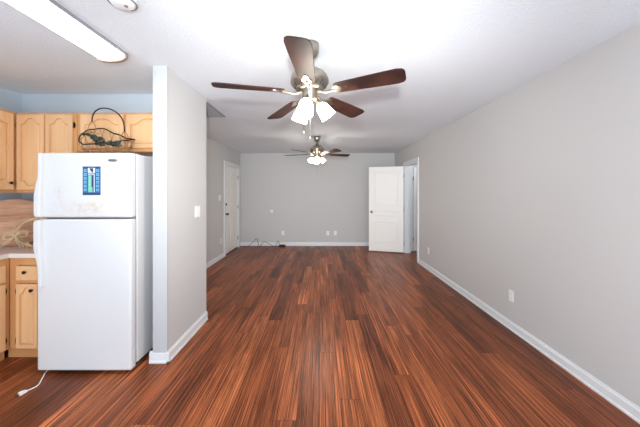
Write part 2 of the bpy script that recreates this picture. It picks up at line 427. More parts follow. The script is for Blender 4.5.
# ------------------------------------------------------------------ kitchen cabinets
def panel_outline(wd, ht, x0, x1, z0, z1, arch_top=True, arch_bot=False):
    a = 0.055; s = min(0.055, (x1-x0)*0.25)
    def ogee(n=8):   # from shoulder (0,0) to crown (1,1)
        return [(t/n, 0.5-0.5*math.cos(PI*(t/n))) for t in range(n+1)]
    W_ = x1-x0
    pts = []
    # bottom, left to right
    if arch_bot:
        zb = z0+a*0.8
        pts += [(x0, zb)] + [(x0+s*0.4+W_*0.33*u, zb-(zb-z0)*v) for u, v in ogee()]
        pts += [(x1-s*0.4-W_*0.33*u, zb-(zb-z0)*v) for u, v in ogee()[::-1]] + [(x1, zb)]
    else: pts += [(x0, z0), (x1, z0)]
    if arch_top:
        zt = z1-a
        pts += [(x1, zt)] + [(x1-s*0.4-W_*0.36*u, zt+a*v) for u, v in ogee()]
        pts += [(x0+s*0.4+W_*0.36*u, zt+a*v) for u, v in ogee()[::-1]] + [(x0, zt)]
    else: pts += [(x1, z1), (x0, z1)]
    # densify
    out = []
    for i, p in enumerate(pts):
        q = pts[(i+1) % len(pts)]; L_ = math.hypot(q[0]-p[0], q[1]-p[1]); n = max(1, int(L_/0.03))
        out += [(p[0]+(q[0]-p[0])*k/n, p[1]+(q[1]-p[1])*k/n) for k in range(n)]
    return out
def cab_door(wd, ht, at=True, ab=False, th=0.019, mrg=0.045, plain=False):
    """front face at y=0 looking to -y, x 0..wd, z 0..ht"""
    bm = bmesh.new()
    if plain:
        box(bm, 0, wd, 0, th, 0, ht); return bm
    o1 = panel_outline(wd, ht, mrg, wd-mrg, mrg, ht-mrg, at, ab)
    cx, cz = wd/2, ht/2
    # outer ring: project each outline point to the rectangle border
    rect = []
    for x, z in o1:
        dl, dr, db, dt = x-0, wd-x, z, ht-z; m_ = min(dl, dr, db, dt)
        dx, dz = (x-cx)/(wd/2-mrg), (z-cz)/(ht/2-mrg); k = max(abs(dx), abs(dz))
        rect.append((cx+dx/k*wd/2, cz+dz/k*ht/2))
    # snap the closest samples to the four corners
    for cxx, czz in ((0, 0), (wd, 0), (wd, ht), (0, ht)):
        i = min(range(len(rect)), key=lambda i: (rect[i][0]-cxx)**2+(rect[i][1]-czz)**2); rect[i] = (cxx, czz)
    n = len(o1)
    hx_, hz_ = (max(p[0] for p in o1)-min(p[0] for p in o1))/2, (max(p[1] for p in o1)-min(p[1] for p in o1))/2
    def inset(pts, d): return [(cx+(x-cx)*(1-d/hx_), cz+(z-cz)*(1-d/hz_)) for x, z in pts]
    rings = [(rect, th), (rect, 0.003), ([(x+(cx-x)*0.012, z+(cz-z)*0.012) for x, z in rect], 0.0), (o1, 0.0), (inset(o1, 0.005), 0.006), (inset(o1, 0.009), 0.006), (inset(o1, 0.024), 0.0015)]
    vr = [[bm.verts.new((x, y, z)) for x, z in pts] for pts, y in rings]
    for k, (a, c) in enumerate(zip(vr, vr[1:])):
        for i in range(n):
            f = bm.faces.new([a[i], a[(i+1) % n], c[(i+1) % n], c[i]]); f.material_index = 1 if k in (3, 4) else 0
    for ring, yy in ((vr[-1], 0.0015), (vr[0], th)):
        c_ = bm.verts.new((cx, yy, cz))
        for i in range(n): bm.faces.new([ring[i], ring[(i+1) % n], c_])
    bmesh.ops.recalc_face_normals(bm, faces=bm.faces)
    return bm
def knob_bm(mt):
    bm = bmesh.new(); lathe(bm, [(0, 0), (0.007, 0), (0.006, 0.010), (0.013, 0.014), (0.014, 0.020), (0.009, 0.025), (0, 0.026)], 16, mt @ Matrix.Rotation(PI/2, 4, 'X')); return bm
def hinge_bm(mt):
    bm = bmesh.new(); box(bm, -0.006, 0.006, -0.006, 0.002, -0.027, 0.027, mtx=mt); box(bm, -0.013, 0.013, -0.003, 0.001, -0.012, 0.012, mtx=mt); return bm
CM = [M['cab'], M['cabframe']]
def put_door(root, mt, x, z, wd, ht, knob=None, hinges=(), at=True, ab=False, name='door', plain=False, mrg=0.045):
    """mt maps cabinet-face coordinates (x along the face, z up, y into the wall) to the world"""
    bm = cab_door(wd, ht, at, ab, plain=plain, mrg=mrg)
    bmesh.ops.transform(bm, matrix=mt @ Matrix.Translation((x, -0.019, z)), verts=bm.verts)
    d = obj(name, bm, CM, root, bevel=0.003 if plain else 0)
    if knob: obj('knob', knob_bm(mt @ Matrix.Translation((knob[0], -0.019, knob[1]))), M['bronze'], d)
    for hx, hz in hinges: obj('hinge', hinge_bm(mt @ Matrix.Translation((hx, -0.019+0.016, hz))), M['bronze'], d)
    return d
I = Matrix.Identity(4)
# upper cabinet run on the left wall; its face looks to +x.  face frame at x=-2.895
XF = -2.895; YF = 2.70
root = thing('upper_cabinet', 'pale maple wall cabinet on the left kitchen wall, meeting the corner', 'cabinet', 'upper kitchen cabinets')
bm = bmesh.new(); box(bm, XK, XF-0.02, 1.78, 2.676, 1.41, 2.17); obj('body', bm, M['cab'], root)
bm = bmesh.new()
for y0, y1, z0, z1 in ((1.78, 2.676, 1.41, 1.45), (1.78, 2.676, 2.135, 2.17), (1.78, 1.81, 1.45, 2.135), (2.215, 2.255, 1.45, 2.135), (2.655, 2.676, 1.45, 2.135)):
    e_ = 0.0004*len(bm.verts)/8; box(bm, XF-0.019, XF-e_, y0, y1, z0, z1)
obj('face_frame', bm, M['cabframe'], root, bevel=0.001)
mtL = Matrix.Translation((XF, 0, 0)) @ Matrix.Rotation(PI/2, 4, 'Z')   # face x -> world y, face -y -> world +x
put_door(root, mtL, 2.245, 1.437, 0.415, 0.712, knob=(2.625, 1.50), at=True, ab=True)
put_door(root, mtL, 1.80, 1.437, 0.415, 0.712, knob=(1.835, 1.50), at=True, ab=True)
base(root, (-3.0, 2.4, 1.41))
# upper cabinet on the back wall, two tall doors.  face at y=2.70
YF = 2.70
root = thing('upper_cabinet', 'pale maple two-door wall cabinet between the corner and the refrigerator top', 'cabinet', 'upper kitchen cabinets')
obj('body', B(XK, -2.318, YF+0.02, YK, 1.41, 2.17), M['cab'], root)
bm = bmesh.new()
for x0, x1, z0, z1 in ((XF+0.002, -2.318, 1.41, 1.452), (XF+0.002, -2.318, 2.135, 2.17), (XF+0.002, -2.865, 1.452, 2.135), (-2.63, -2.59, 1.452, 2.135), (-2.365, -2.318, 1.452, 2.135)):
    e_ = 0.0004*len(bm.verts)/8; box(bm, x0, x1, YF+e_, YF+0.019, z0, z1)
box(bm, XF-0.02, XF, 2.677, 2.72, 1.41, 2.17)
obj('face_frame', bm, M['cabframe'], root, bevel=0.001)
mtB = Matrix.Translation((0, YF, 0))
put_door(root, mtB, -2.877, 1.437, 0.257, 0.712, ab=True, hinges=((-2.884, 2.05), (-2.884, 1.50)), mrg=0.035)
put_door(root, mtB, -2.603, 1.437, 0.252, 0.712, ab=True, hinges=((-2.344, 2.05), (-2.344, 1.50)), mrg=0.035)
base(root, (-2.6, 2.86, 1.41))
# short cabinet over the refrigerator
root = thing('upper_cabinet', 'short pale maple cabinet above the refrigerator with two doors', 'cabinet', 'upper kitchen cabinets')
obj('body', B(-2.314, PX0-0.006, YF+0.02, YK, 1.80, 2.17), M['cab'], root)
bm = bmesh.new()
for x0, x1, z0, z1 in ((-2.314, PX0-0.006, 1.80, 1.845), (-2.314, PX0-0.006, 2.135, 2.17), (-2.314, -2.265, 1.845, 2.135), (-1.872, -1.832, 1.845, 2.135), (-1.44, PX0-0.006, 1.845, 2.135)):
    e_ = 0.0004*len(bm.verts)/8; box(bm, x0, x1, YF+e_, YF+0.019, z0, z1)
obj('face_frame', bm, M['cabframe'], root, bevel=0.001)
put_door(root, mtB, -2.275, 1.832, 0.41, 0.317, mrg=0.04)
put_door(root, mtB, -1.842, 1.832, 0.41, 0.317, mrg=0.04)
base(root, (-1.85, 2.86, 1.80))

# base cabinets
XBF, YBF = -2.637, 2.405
root = thing('base_cabinet', 'maple base cabinet along the left kitchen wall under the counter', 'cabinet', 'base kitchen cabinets')
obj('body', B(XK, XBF-0.02, 1.35, YBF, 0.088, 0.858), M['cab'], root)
obj('toe_kick', B(XK, XBF-0.045, 1.35, YBF, 0.0, 0.088), M['cabframe'], root)
bm = bmesh.new()
for y0, y1, z0, z1 in ((1.35, YBF, 0.088, 0.11), (1.35, YBF, 0.80, 0.858), (1.35, YBF, 0.645, 0.675), (1.35, 1.39, 0.11, 0.80), (1.86, 1.90, 0.11, 0.80), (2.355, YBF, 0.11, 0.80)):
    e_ = 0.0004*len(bm.verts)/8; box(bm, XBF-0.019, XBF-e_, y0, y1, z0, z1)
obj('face_frame', bm, M['cabframe'], root, bevel=0.001)
mtL2 = Matrix.Translation((XBF, 0, 0)) @ Matrix.Rotation(PI/2, 4, 'Z')
put_door(root, mtL2, 1.885, 0.098, 0.475, 0.55, knob=(1.92, 0.60), hinges=((2.367, 0.585), (2.367, 0.17)))
put_door(root, mtL2, 1.375, 0.098, 0.475, 0.55, knob=(1.81, 0.60))
put_door(root, mtL2, 1.885, 0.665, 0.475, 0.14, knob=(2.12, 0.735), name='drawer', plain=True)
put_door(root, mtL2, 1.375, 0.665, 0.475, 0.14, knob=(1.61, 0.735), name='drawer', plain=True)
base(root, (-2.9, 2.2, 0))
root = thing('base_cabinet', 'narrow maple base cabinet with one drawer, left of the refrigerator', 'cabinet', 'base kitchen cabinets')
obj('body', B(XK, -2.372, YBF+0.02, YK, 0.088, 0.858), M['cab'], root)
obj('toe_kick', B(XBF-0.043, -2.372, YBF+0.03, YBF+0.05, 0.0, 0.088), M['cabframe'], root)
bm = bmesh.new()
for x0, x1, z0, z1 in ((XBF+0.002, -2.372, 0.088, 0.11), (XBF+0.002, -2.372, 0.80, 0.858), (XBF+0.002, -2.372, 0.645, 0.675), (XBF+0.002, -2.56, 0.11, 0.80), (-2.40, -2.372, 0.11, 0.80)):
    e_ = 0.0004*len(bm.verts)/8; box(bm, x0, x1, YBF+e_, YBF+0.019, z0, z1)
obj('face_frame', bm, M['cabframe'], root, bevel=0.001)
mtB2 = Matrix.Translation((0, YBF, 0))
put_door(root, mtB2, -2.565, 0.098, 0.178, 0.542, knob=(-2.425, 0.59), hinges=((-2.572, 0.575), (-2.572, 0.16)), mrg=0.028)
put_door(root, mtB2, -2.565, 0.672, 0.178, 0.118, knob=(-2.482, 0.742), name='drawer', plain=True)
base(root, (-2.5, 2.7, 0))
# countertop, one L-shaped slab with a pale front edge
XCF, YCF = -2.618, 2.382
bm = bmesh.new()
prism(bm, [(XK, 1.33), (XCF-0.012, 1.33), (XCF-0.012, YCF+0.012), (-2.36, YCF+0.012), (-2.36, YK), (XK, YK)], 0.860, 0.897)
bmesh.ops.transform(bm, matrix=Matrix(((1, 0, 0, 0), (0, 0, 1, 0), (0, 1, 0, 0), (0, 0, 0, 1))), verts=bm.verts)
bmesh.ops.recalc_face_normals(bm, faces=bm.faces)
ct = obj('countertop', bm, M['counter']); tag(ct, 'tan laminate kitchen countertop with a white front edge', 'countertop')
bm = bmesh.new(); box(bm, XCF-0.012, XCF, 1.33, YCF, 0.860, 0.898); box(bm, XCF-0.012, -2.36, YCF, YCF+0.012, 0.860, 0.898)
obj('front_edge', bm, M['edge'], ct, bevel=0.003)

# ------------------------------------------------------------------ things on the counter
# oval brown wood slab leaning across the corner
bm = bmesh.new(); n = 48; rng = random.Random(3)
out = [(0.25*math.cos(2*PI*i/n)*(1+0.02*math.sin(5*2*PI*i/n)), 0.228*math.sin(2*PI*i/n)*(1+0.015*math.sin(3*2*PI*i/n+1))+0.228) for i in range(n)]
zmin = min(z for _, z in out); out = [(x, z-zmin) for x, z in out]
prism(bm, out, 0, 0.024)
mt = Matrix.Translation((-2.93, 2.73, 0.899)) @ Matrix.Rotation(math.radians(45), 4, 'Z') @ Matrix.Rotation(math.radians(-9), 4, 'X')
bmesh.ops.transform(bm, matrix=mt, verts=bm.verts)
o = obj('wood_slab', bm, M['slice'], bevel=0.006); tag(o, 'round brown wood board leaning in the counter corner', 'board')
# grapevine wreath with a raffia bow
root = thing('wreath', 'dry grapevine wreath with a raffia bow leaning against the brown board', 'wreath')
mtW = Matrix.Translation((-2.66, 2.63, 0.899)) @ Matrix.Rotation(math.radians(20), 4, 'Z') @ Matrix.Rotation(math.radians(-14), 4, 'X')
bm = bmesh.new()
for s in range(11):
    ph = rng.random()*6; k = rng.choice((3, 4, 5)); ro = rng.uniform(-0.008, 0.008)
    pts = []
    for i in range(40):
        a = 2*PI*i/40; thick = 0.004+0.013*(0.5-0.5*math.sin(a))   # fuller towards the bottom
        r = 0.125+ro+thick*math.cos(k*a+ph)
        pts.append(mtW @ Vector((r*1.12*math.cos(a), thick*math.sin(k*a+ph), 0.147+r*math.sin(a))))
    tube(bm, pts, 0.0042, 6, closed=True)
obj('vine_ring', bm, M['vine'], root)
bm = bmesh.new(); kx, kz = -0.128, 0.112
def rp(*pts): tube(bm, [mtW @ Vector((kx+x, -0.035+y, kz+z)) for x, y, z in pts], 0.0024, 6, smooth_n=6)
for q in range(3):
    e = 0.012*q
    rp((0, 0, 0), (0.04, -0.01, 0.02+e), (0.085, 0, 0.015+e), (0.07, -0.01, -0.012), (0, 0, 0))
    rp((0, 0, 0), (-0.05, -0.01, 0.03-e), (-0.085, 0, 0.0-e), (-0.05, -0.01, -0.03), (0, 0, 0))
    rp((0, 0, 0), (-0.03-e, -0.01, -0.05), (-0.07-e, -0.02, -0.10), (-0.09-2*e, -0.03, -0.125))
    rp((0, 0, 0), (0.02+e, -0.01, -0.05), (0.05+2*e, -0.02, -0.09), (0.06+2*e, -0.03, -0.125))
rp((0, 0, 0), (-0.02, -0.01, 0.04), (-0.01, 0, 0.08), (-0.035, 0, 0.10))
obj('raffia_bow', bm, M['raffia'], root)
base(root, (-2.69, 2.60, 0.899))

# ------------------------------------------------------------------ refrigerator
FX0, FX1, FY = -2.203, -1.473, 2.20
root = thing('refrigerator', 'white top-freezer refrigerator at the end of the kitchen counter', 'refrigerator')
bm = B(FX0+0.006, FX1-0.004, FY+0.082, 2.93, 0.045, 1.718); obj('body', bm, M['fridge'], root, bevel=0.008)
obj('gasket', B(FX0+0.016, FX1-0.014, FY+0.066, FY+0.083, 0.05, 1.70), M['seal'], root)
bm = bmesh.new(); box(bm, FX0+0.03, FX1-0.03, FY+0.06, 2.90, 0.012, 0.05)
obj('base_grille', bm, M['dark'], root)
bm = B(FX0, FX1, FY, FY+0.068, 1.216, 1.72); fd = obj('freezer_door', bm, M['fridge_stained'], root, bevel=0.016, segs=4)
fd['label'] = 'upper door with faint brown scuff marks'
bm = B(FX0, FX1, FY, FY+0.068, 0.027, 1.204); obj('fridge_door', bm, M['fridge'], root, bevel=0.016, segs=4)
def handle(profile, name):
    """profile: list of (z, x_outer, x_inner) up the door"""
    bm = bmesh.new()
    o1 = [(xo, z) for z, xo, xi in profile]+[(xi, z) for z, xo, xi in profile[::-1]]
    prism(bm, o1, FY-0.034, FY+0.012)
    return obj(name, bm, M['fridge'], root, bevel=0.009, segs=3)
sm = lambda t: t*t*(3-2*t)
pf = [(1.222, -2.186, -2.150), (1.235, -2.196, -2.150)]
pf += [(1.24+0.20*t/6, -2.198, -2.150) for t in range(1, 3)]
pf += [(1.36+0.22*t/8, -2.198+0.034*sm(t/8), -2.150+0.012*sm(t/8)) for t in range(1, 9)] + [(1.70, -2.164, -2.136), (1.716, -2.158, -2.140)]
handle(pf, 'freezer_handle')
pf = [(0.68, -2.160, -2.138), (0.70, -2.164, -2.136)]+[(0.80, -2.166, -2.138)]
pf += [(0.82+0.18*t/8, -2.166-0.032*sm(t/8), -2.138-0.012*sm(t/8)) for t in range(1, 9)] + [(1.17, -2.198, -2.150), (1.19, -2.194, -2.150), (1.198, -2.184, -2.152)]
handle(pf, 'fridge_handle')
bm = bmesh.new(); lathe(bm, [(0, 0), (0.039, 0), (0.038, 0.003), (0, 0.004)], 28)
bmesh.ops.transform(bm, matrix=Matrix.Translation((-1.612, FY, 1.660)) @ Matrix.Diagonal((1, 1, 0.30, 1)) @ Matrix.Rotation(PI/2, 4, 'X'), verts=bm.verts)
bd = obj('badge', bm, M['badge'], root, smooth=True)
bm = bmesh.new()
for i in range(7):
    x = -1.640+i*0.0085; hh = (0.008, 0.005, 0.007, 0.005, 0.005, 0.005, 0.007)[i]
    box(bm, x, x+0.0045, FY-0.0052, FY-0.0038, 1.6565, 1.6565+hh)
obj('lettering', bm, M['badgeink'], bd)
bm = bmesh.new(); box(bm, FX1-0.09, FX1-0.02, FY+0.05, FY+0.14, 1.717, 1.724)
obj('top_hinge', bm, M['fridge'], root, bevel=0.003)
for x, y in ((FX0+0.07, 2.30), (FX1-0.07, 2.30), (FX0+0.07, 2.86), (FX1-0.07, 2.86)):
    bm = bmesh.new(); lathe(bm, [(0, 0), (0.02, 0), (0.02, 0.014), (0, 0.014)], 14, Matrix.Translation((x, y, 0))); obj('foot', bm, M['dark'], root)
bm = bmesh.new()
tube(bm, [(-2.10, 2.60, 0.006), (-2.15, 2.40, 0.006), (-2.158, 2.245, 0.006), (-2.115, 2.16, 0.006), (-2.065, 2.075, 0.006), (-2.07, 2.03, 0.007), (-2.085, 2.008, 0.008)], 0.0045, 8, smooth_n=8)
pc = obj('power_cord', bm, M['wcord'], root)
bm = bmesh.new(); d = Vector((-2.098, 1.935, 0))-Vector((-2.070, 2.03, 0)); a_ = math.atan2(d.y, d.x)
mtp = Matrix.Translation((-2.083, 2.012, 0.0)) @ Matrix.Rotation(a_, 4, 'Z')
prism(bm, [(0, 0.003), (0.03, 0.0), (0.045, 0.0), (0.045, 0.020), (0.03, 0.022), (0, 0.013)], -0.013, 0.013, mtx=mtp)
pl = obj('plug', bm, M['wcord'], pc, bevel=0.003)
bm = bmesh.new()
for s in (-0.006, 0.006): box(bm, 0.045, 0.065, s-0.001, s+0.001, 0.007, 0.014, mtx=mtp)
obj('plug', bm, M['prong'], pc)
base(root, (-1.84, 2.57, 0))

# blue schedule magnet
root = thing('magnet_card', 'blue printed magnet card stuck to the upper refrigerator door', 'magnet')
cx0, cx1, cz0, cz1, cy = -1.845, -1.707, 1.391, 1.612, FY-0.0015
obj('card', B(cx0, cx1, cy, FY-0.0002, cz0, cz1), M['cblue'], root)
nflat = [0]
def flat(bm, u0, u1, v0, v1, mi=0, y=cy-0.0004):   # u,v from the card's top-left, 0..1
    nflat[0] += 1; y -= 0.00002*nflat[0]
    W_, H_ = cx1-cx0, cz1-cz0
    box(bm, cx0+u0*W_, cx0+u1*W_, y, cy+0.0002, cz1-v1*H_, cz1-v0*H_, mi)
bm = bmesh.new(); flat(bm, 0, 1, 0, 0.05); flat(bm, 0, 1, 0.93, 1.0); flat(bm, 0.50, 0.62, 0.33, 0.86); obj('dark_band', bm, M['cnavy'], root)
bm = bmesh.new(); flat(bm, 0.31, 0.50, 0.30, 0.90); flat(bm, 0.40, 0.56, 0.72, 0.90); obj('green_panel', bm, M['cgreen'], root)
for u in (0.07, 0.77):      # the printed characters down both margins
    bm = bmesh.new()
    for i in range(6):
        v = 0.10+0.135*i
        flat(bm, u, u+0.15, v, v+0.025); flat(bm, u, u+0.035, v, v+0.09); flat(bm, u+0.115, u+0.15, v+0.03, v+0.09); flat(bm, u+0.02, u+0.13, v+0.07, v+0.09)
    obj('printed_column', bm, M['cpale'], root)
bm = bmesh.new(); flat(bm, 0.30, 0.70, 0.05, 0.22); flat(bm, 0.63, 0.67, 0.28, 0.90); flat(bm, 0.30, 0.66, 0.25, 0.28)
for i in range(7): flat(bm, 0.36+0.02*(i % 2), 0.44, 0.36+0.07*i, 0.375+0.07*i)
obj('white_print', bm, M['cwhite'], root)
bm = bmesh.new(); prism(bm, [(cx0+0.052, 1.598), (cx0+0.084, 1.598), (cx0+0.078, 1.572), (cx0+0.064, 1.578)], cy-0.0022, cy); flat(bm, 0.5, 0.6, 0.10, 0.2, 0, cy-0.0012)
obj('dark_picture', bm, M['cnavy'], root)
base(root, (-1.776, cy, cz0))

# ------------------------------------------------------------------ wire basket on top of the refrigerator
root = thing('wire_basket', 'black wire basket with an arched handle and dark leaves on the refrigerator top', 'basket')
bx, by = -1.905, 2.53
RZ = [1.885, 1.895, 1.91, 1.955, 2.005, 1.985, 1.925, 1.855, 1.822, 1.825, 1.84, 1.865]      # rim height every 30 degrees
def rim(a, k=1.0, z=None):
    q = (a % (2*PI))/(PI/6); i = int(q) % 12; t = q-int(q); t = t*t*(3-2*t)
    zz = RZ[i]*(1-t)+RZ[(i+1) % 12]*t
    return Vector((bx+0.232*k*math.cos(a), by+0.115*k*math.sin(a), zz if z is None else z))
bm = bmesh.new(); tube(bm, [rim(2*PI*i/48) for i in range(48)], 0.0055, 8, closed=True); obj('rim', bm, M['wire'], root)
bm = bmesh.new()
tube(bm, [rim(2*PI*i/36, 0.62, 1.724) for i in range(36)], 0.003, 6, closed=True)
def bodypt(a, t):
    top = rim(a); bot = rim(a, 0.62, 1.724); p = top.lerp(bot, t); bul = 1+0.10*math.sin(PI*t)
    return Vector((bx+(p.x-bx)*bul, by+(p.y-by)*bul, p.z))
for i in range(34):
    a = 2*PI*i/34
    tube(bm, [bodypt(a+0.35*t*(1 if i % 2 else -1), t) for t in (0, .2, .4, .6, .8, 1)], 0.0018, 5)
for t in (0.45, 0.7, 0.9):
    tube(bm, [bodypt(2*PI*i/40, t)+Vector((0, 0, 0.006*math.sin(i*2.5))) for i in range(40)], 0.0024, 5, closed=True)
obj('wire_body', bm, M['rust'], root)
bm = bmesh.new()
hp = [(-2.056, 2.045), (-2.050, 2.10), (-2.020, 2.145), (-1.965, 2.168), (-1.895, 2.160), (-1.830, 2.125), (-1.785, 2.07), (-1.768, 2.01), (-1.765, 1.955)]
tube(bm, [(x, 2.55, z) for x, z in hp], 0.0055, 8, smooth_n=6); obj('handle', bm, M['wire'], root)
for x, z0, z1, wv in ((-2.056, 2.045, 1.955, 0.034), (-1.765, 1.955, 1.88, 0.034)):
    bm = bmesh.new()
    tube(bm, [(x, 2.55, z0+0.004), (x+wv, 2.55, z0-0.05), (x+wv*0.8, 2.55, z1), (x-wv*0.8, 2.55, z1), (x-wv, 2.55, z0-0.05)], 0.0026, 6, closed=True, smooth_n=4)
    ya, yb = by-0.10, by+0.10
    tube(bm, [(x, ya-0.008, 1.85), (x, 2.50, z1-0.012), (x, 2.55, z1), (x, 2.60, z1-0.004), (x, yb+0.01, z1)], 0.0026, 6, smooth_n=4)
    obj('handle_loop', bm, M['rust'], root)
def leaf(cx_, cy_, cz_, ln, wd_, rot, tilt):
    bm = bmesh.new(); n = 10; L_, R_ = [], []
    for i in range(n+1):
        t = i/n; wv = wd_*math.sin(PI*t)**0.75*(1+0.22*math.sin(6*PI*t)); zc = 0.012*math.sin(PI*t)
        L_.append(bm.verts.new((ln*(t-0.5), 0.004, wv))); R_.append(bm.verts.new((ln*(t-0.5), 0.004, -wv)))
    mid = [bm.verts.new((ln*(i/n-0.5), -0.008, 0)) for i in range(n+1)]
    for i in range(n):
        for a, c in ((L_, mid), (mid, R_)):
            try: bm.faces.new([a[i], a[i+1], c[i+1], c[i]])
            except ValueError: pass
    bmesh.ops.remove_doubles(bm, verts=bm.verts, dist=1e-5)
    geo = bmesh.ops.solidify(bm, geom=bm.faces[:], thickness=0.003)
    bmesh.ops.transform(bm, matrix=Matrix.Translation((cx_, cy_, cz_)) @ Matrix.Rotation(rot, 4, 'Y') @ Matrix.Rotation(tilt, 4, 'X'), verts=bm.verts)
    return obj('leaf', bm, M['leaf'], root, smooth=True)
for lx, lz, ln, wd_, rt, tl in ((-1.985, 1.905, 0.055, 0.013, 0.15, 0.2), (-1.925, 1.872, 0.085, 0.022, 0.55, -0.2), (-1.872, 1.868, 0.06, 0.015, 0.6, 0.3), (-1.945, 1.888, 0.05, 0.016, -0.6, 0.1),
                            (-1.875, 1.826, 0.085, 0.018, 0.0, 0.1), (-1.815, 1.838, 0.055, 0.014, -0.5, -0.2), (-1.775, 1.822, 0.055, 0.018, 0.0, 0.2), (-1.92, 1.828, 0.045, 0.010, -0.1, 0.1),
                            (-1.735, 1.836, 0.05, 0.018, -0.4, -0.1), (-1.745, 1.815, 0.05, 0.012, 0.3, -0.1), (-2.028, 1.912, 0.032, 0.012, 0.0, 0.0)):
    leaf(lx, 2.425, lz, ln, wd_, rt, tl)
bm = bmesh.new(); tube(bm, [(-2.04, 2.432, 1.915), (-1.99, 2.432, 1.90), (-1.93, 2.432, 1.845), (-1.82, 2.432, 1.82), (-1.70, 2.432, 1.815)], 0.003, 6, smooth_n=6)
obj('leaf_stem', bm, M['wire'], root)
base(root, (bx, by, 1.72))

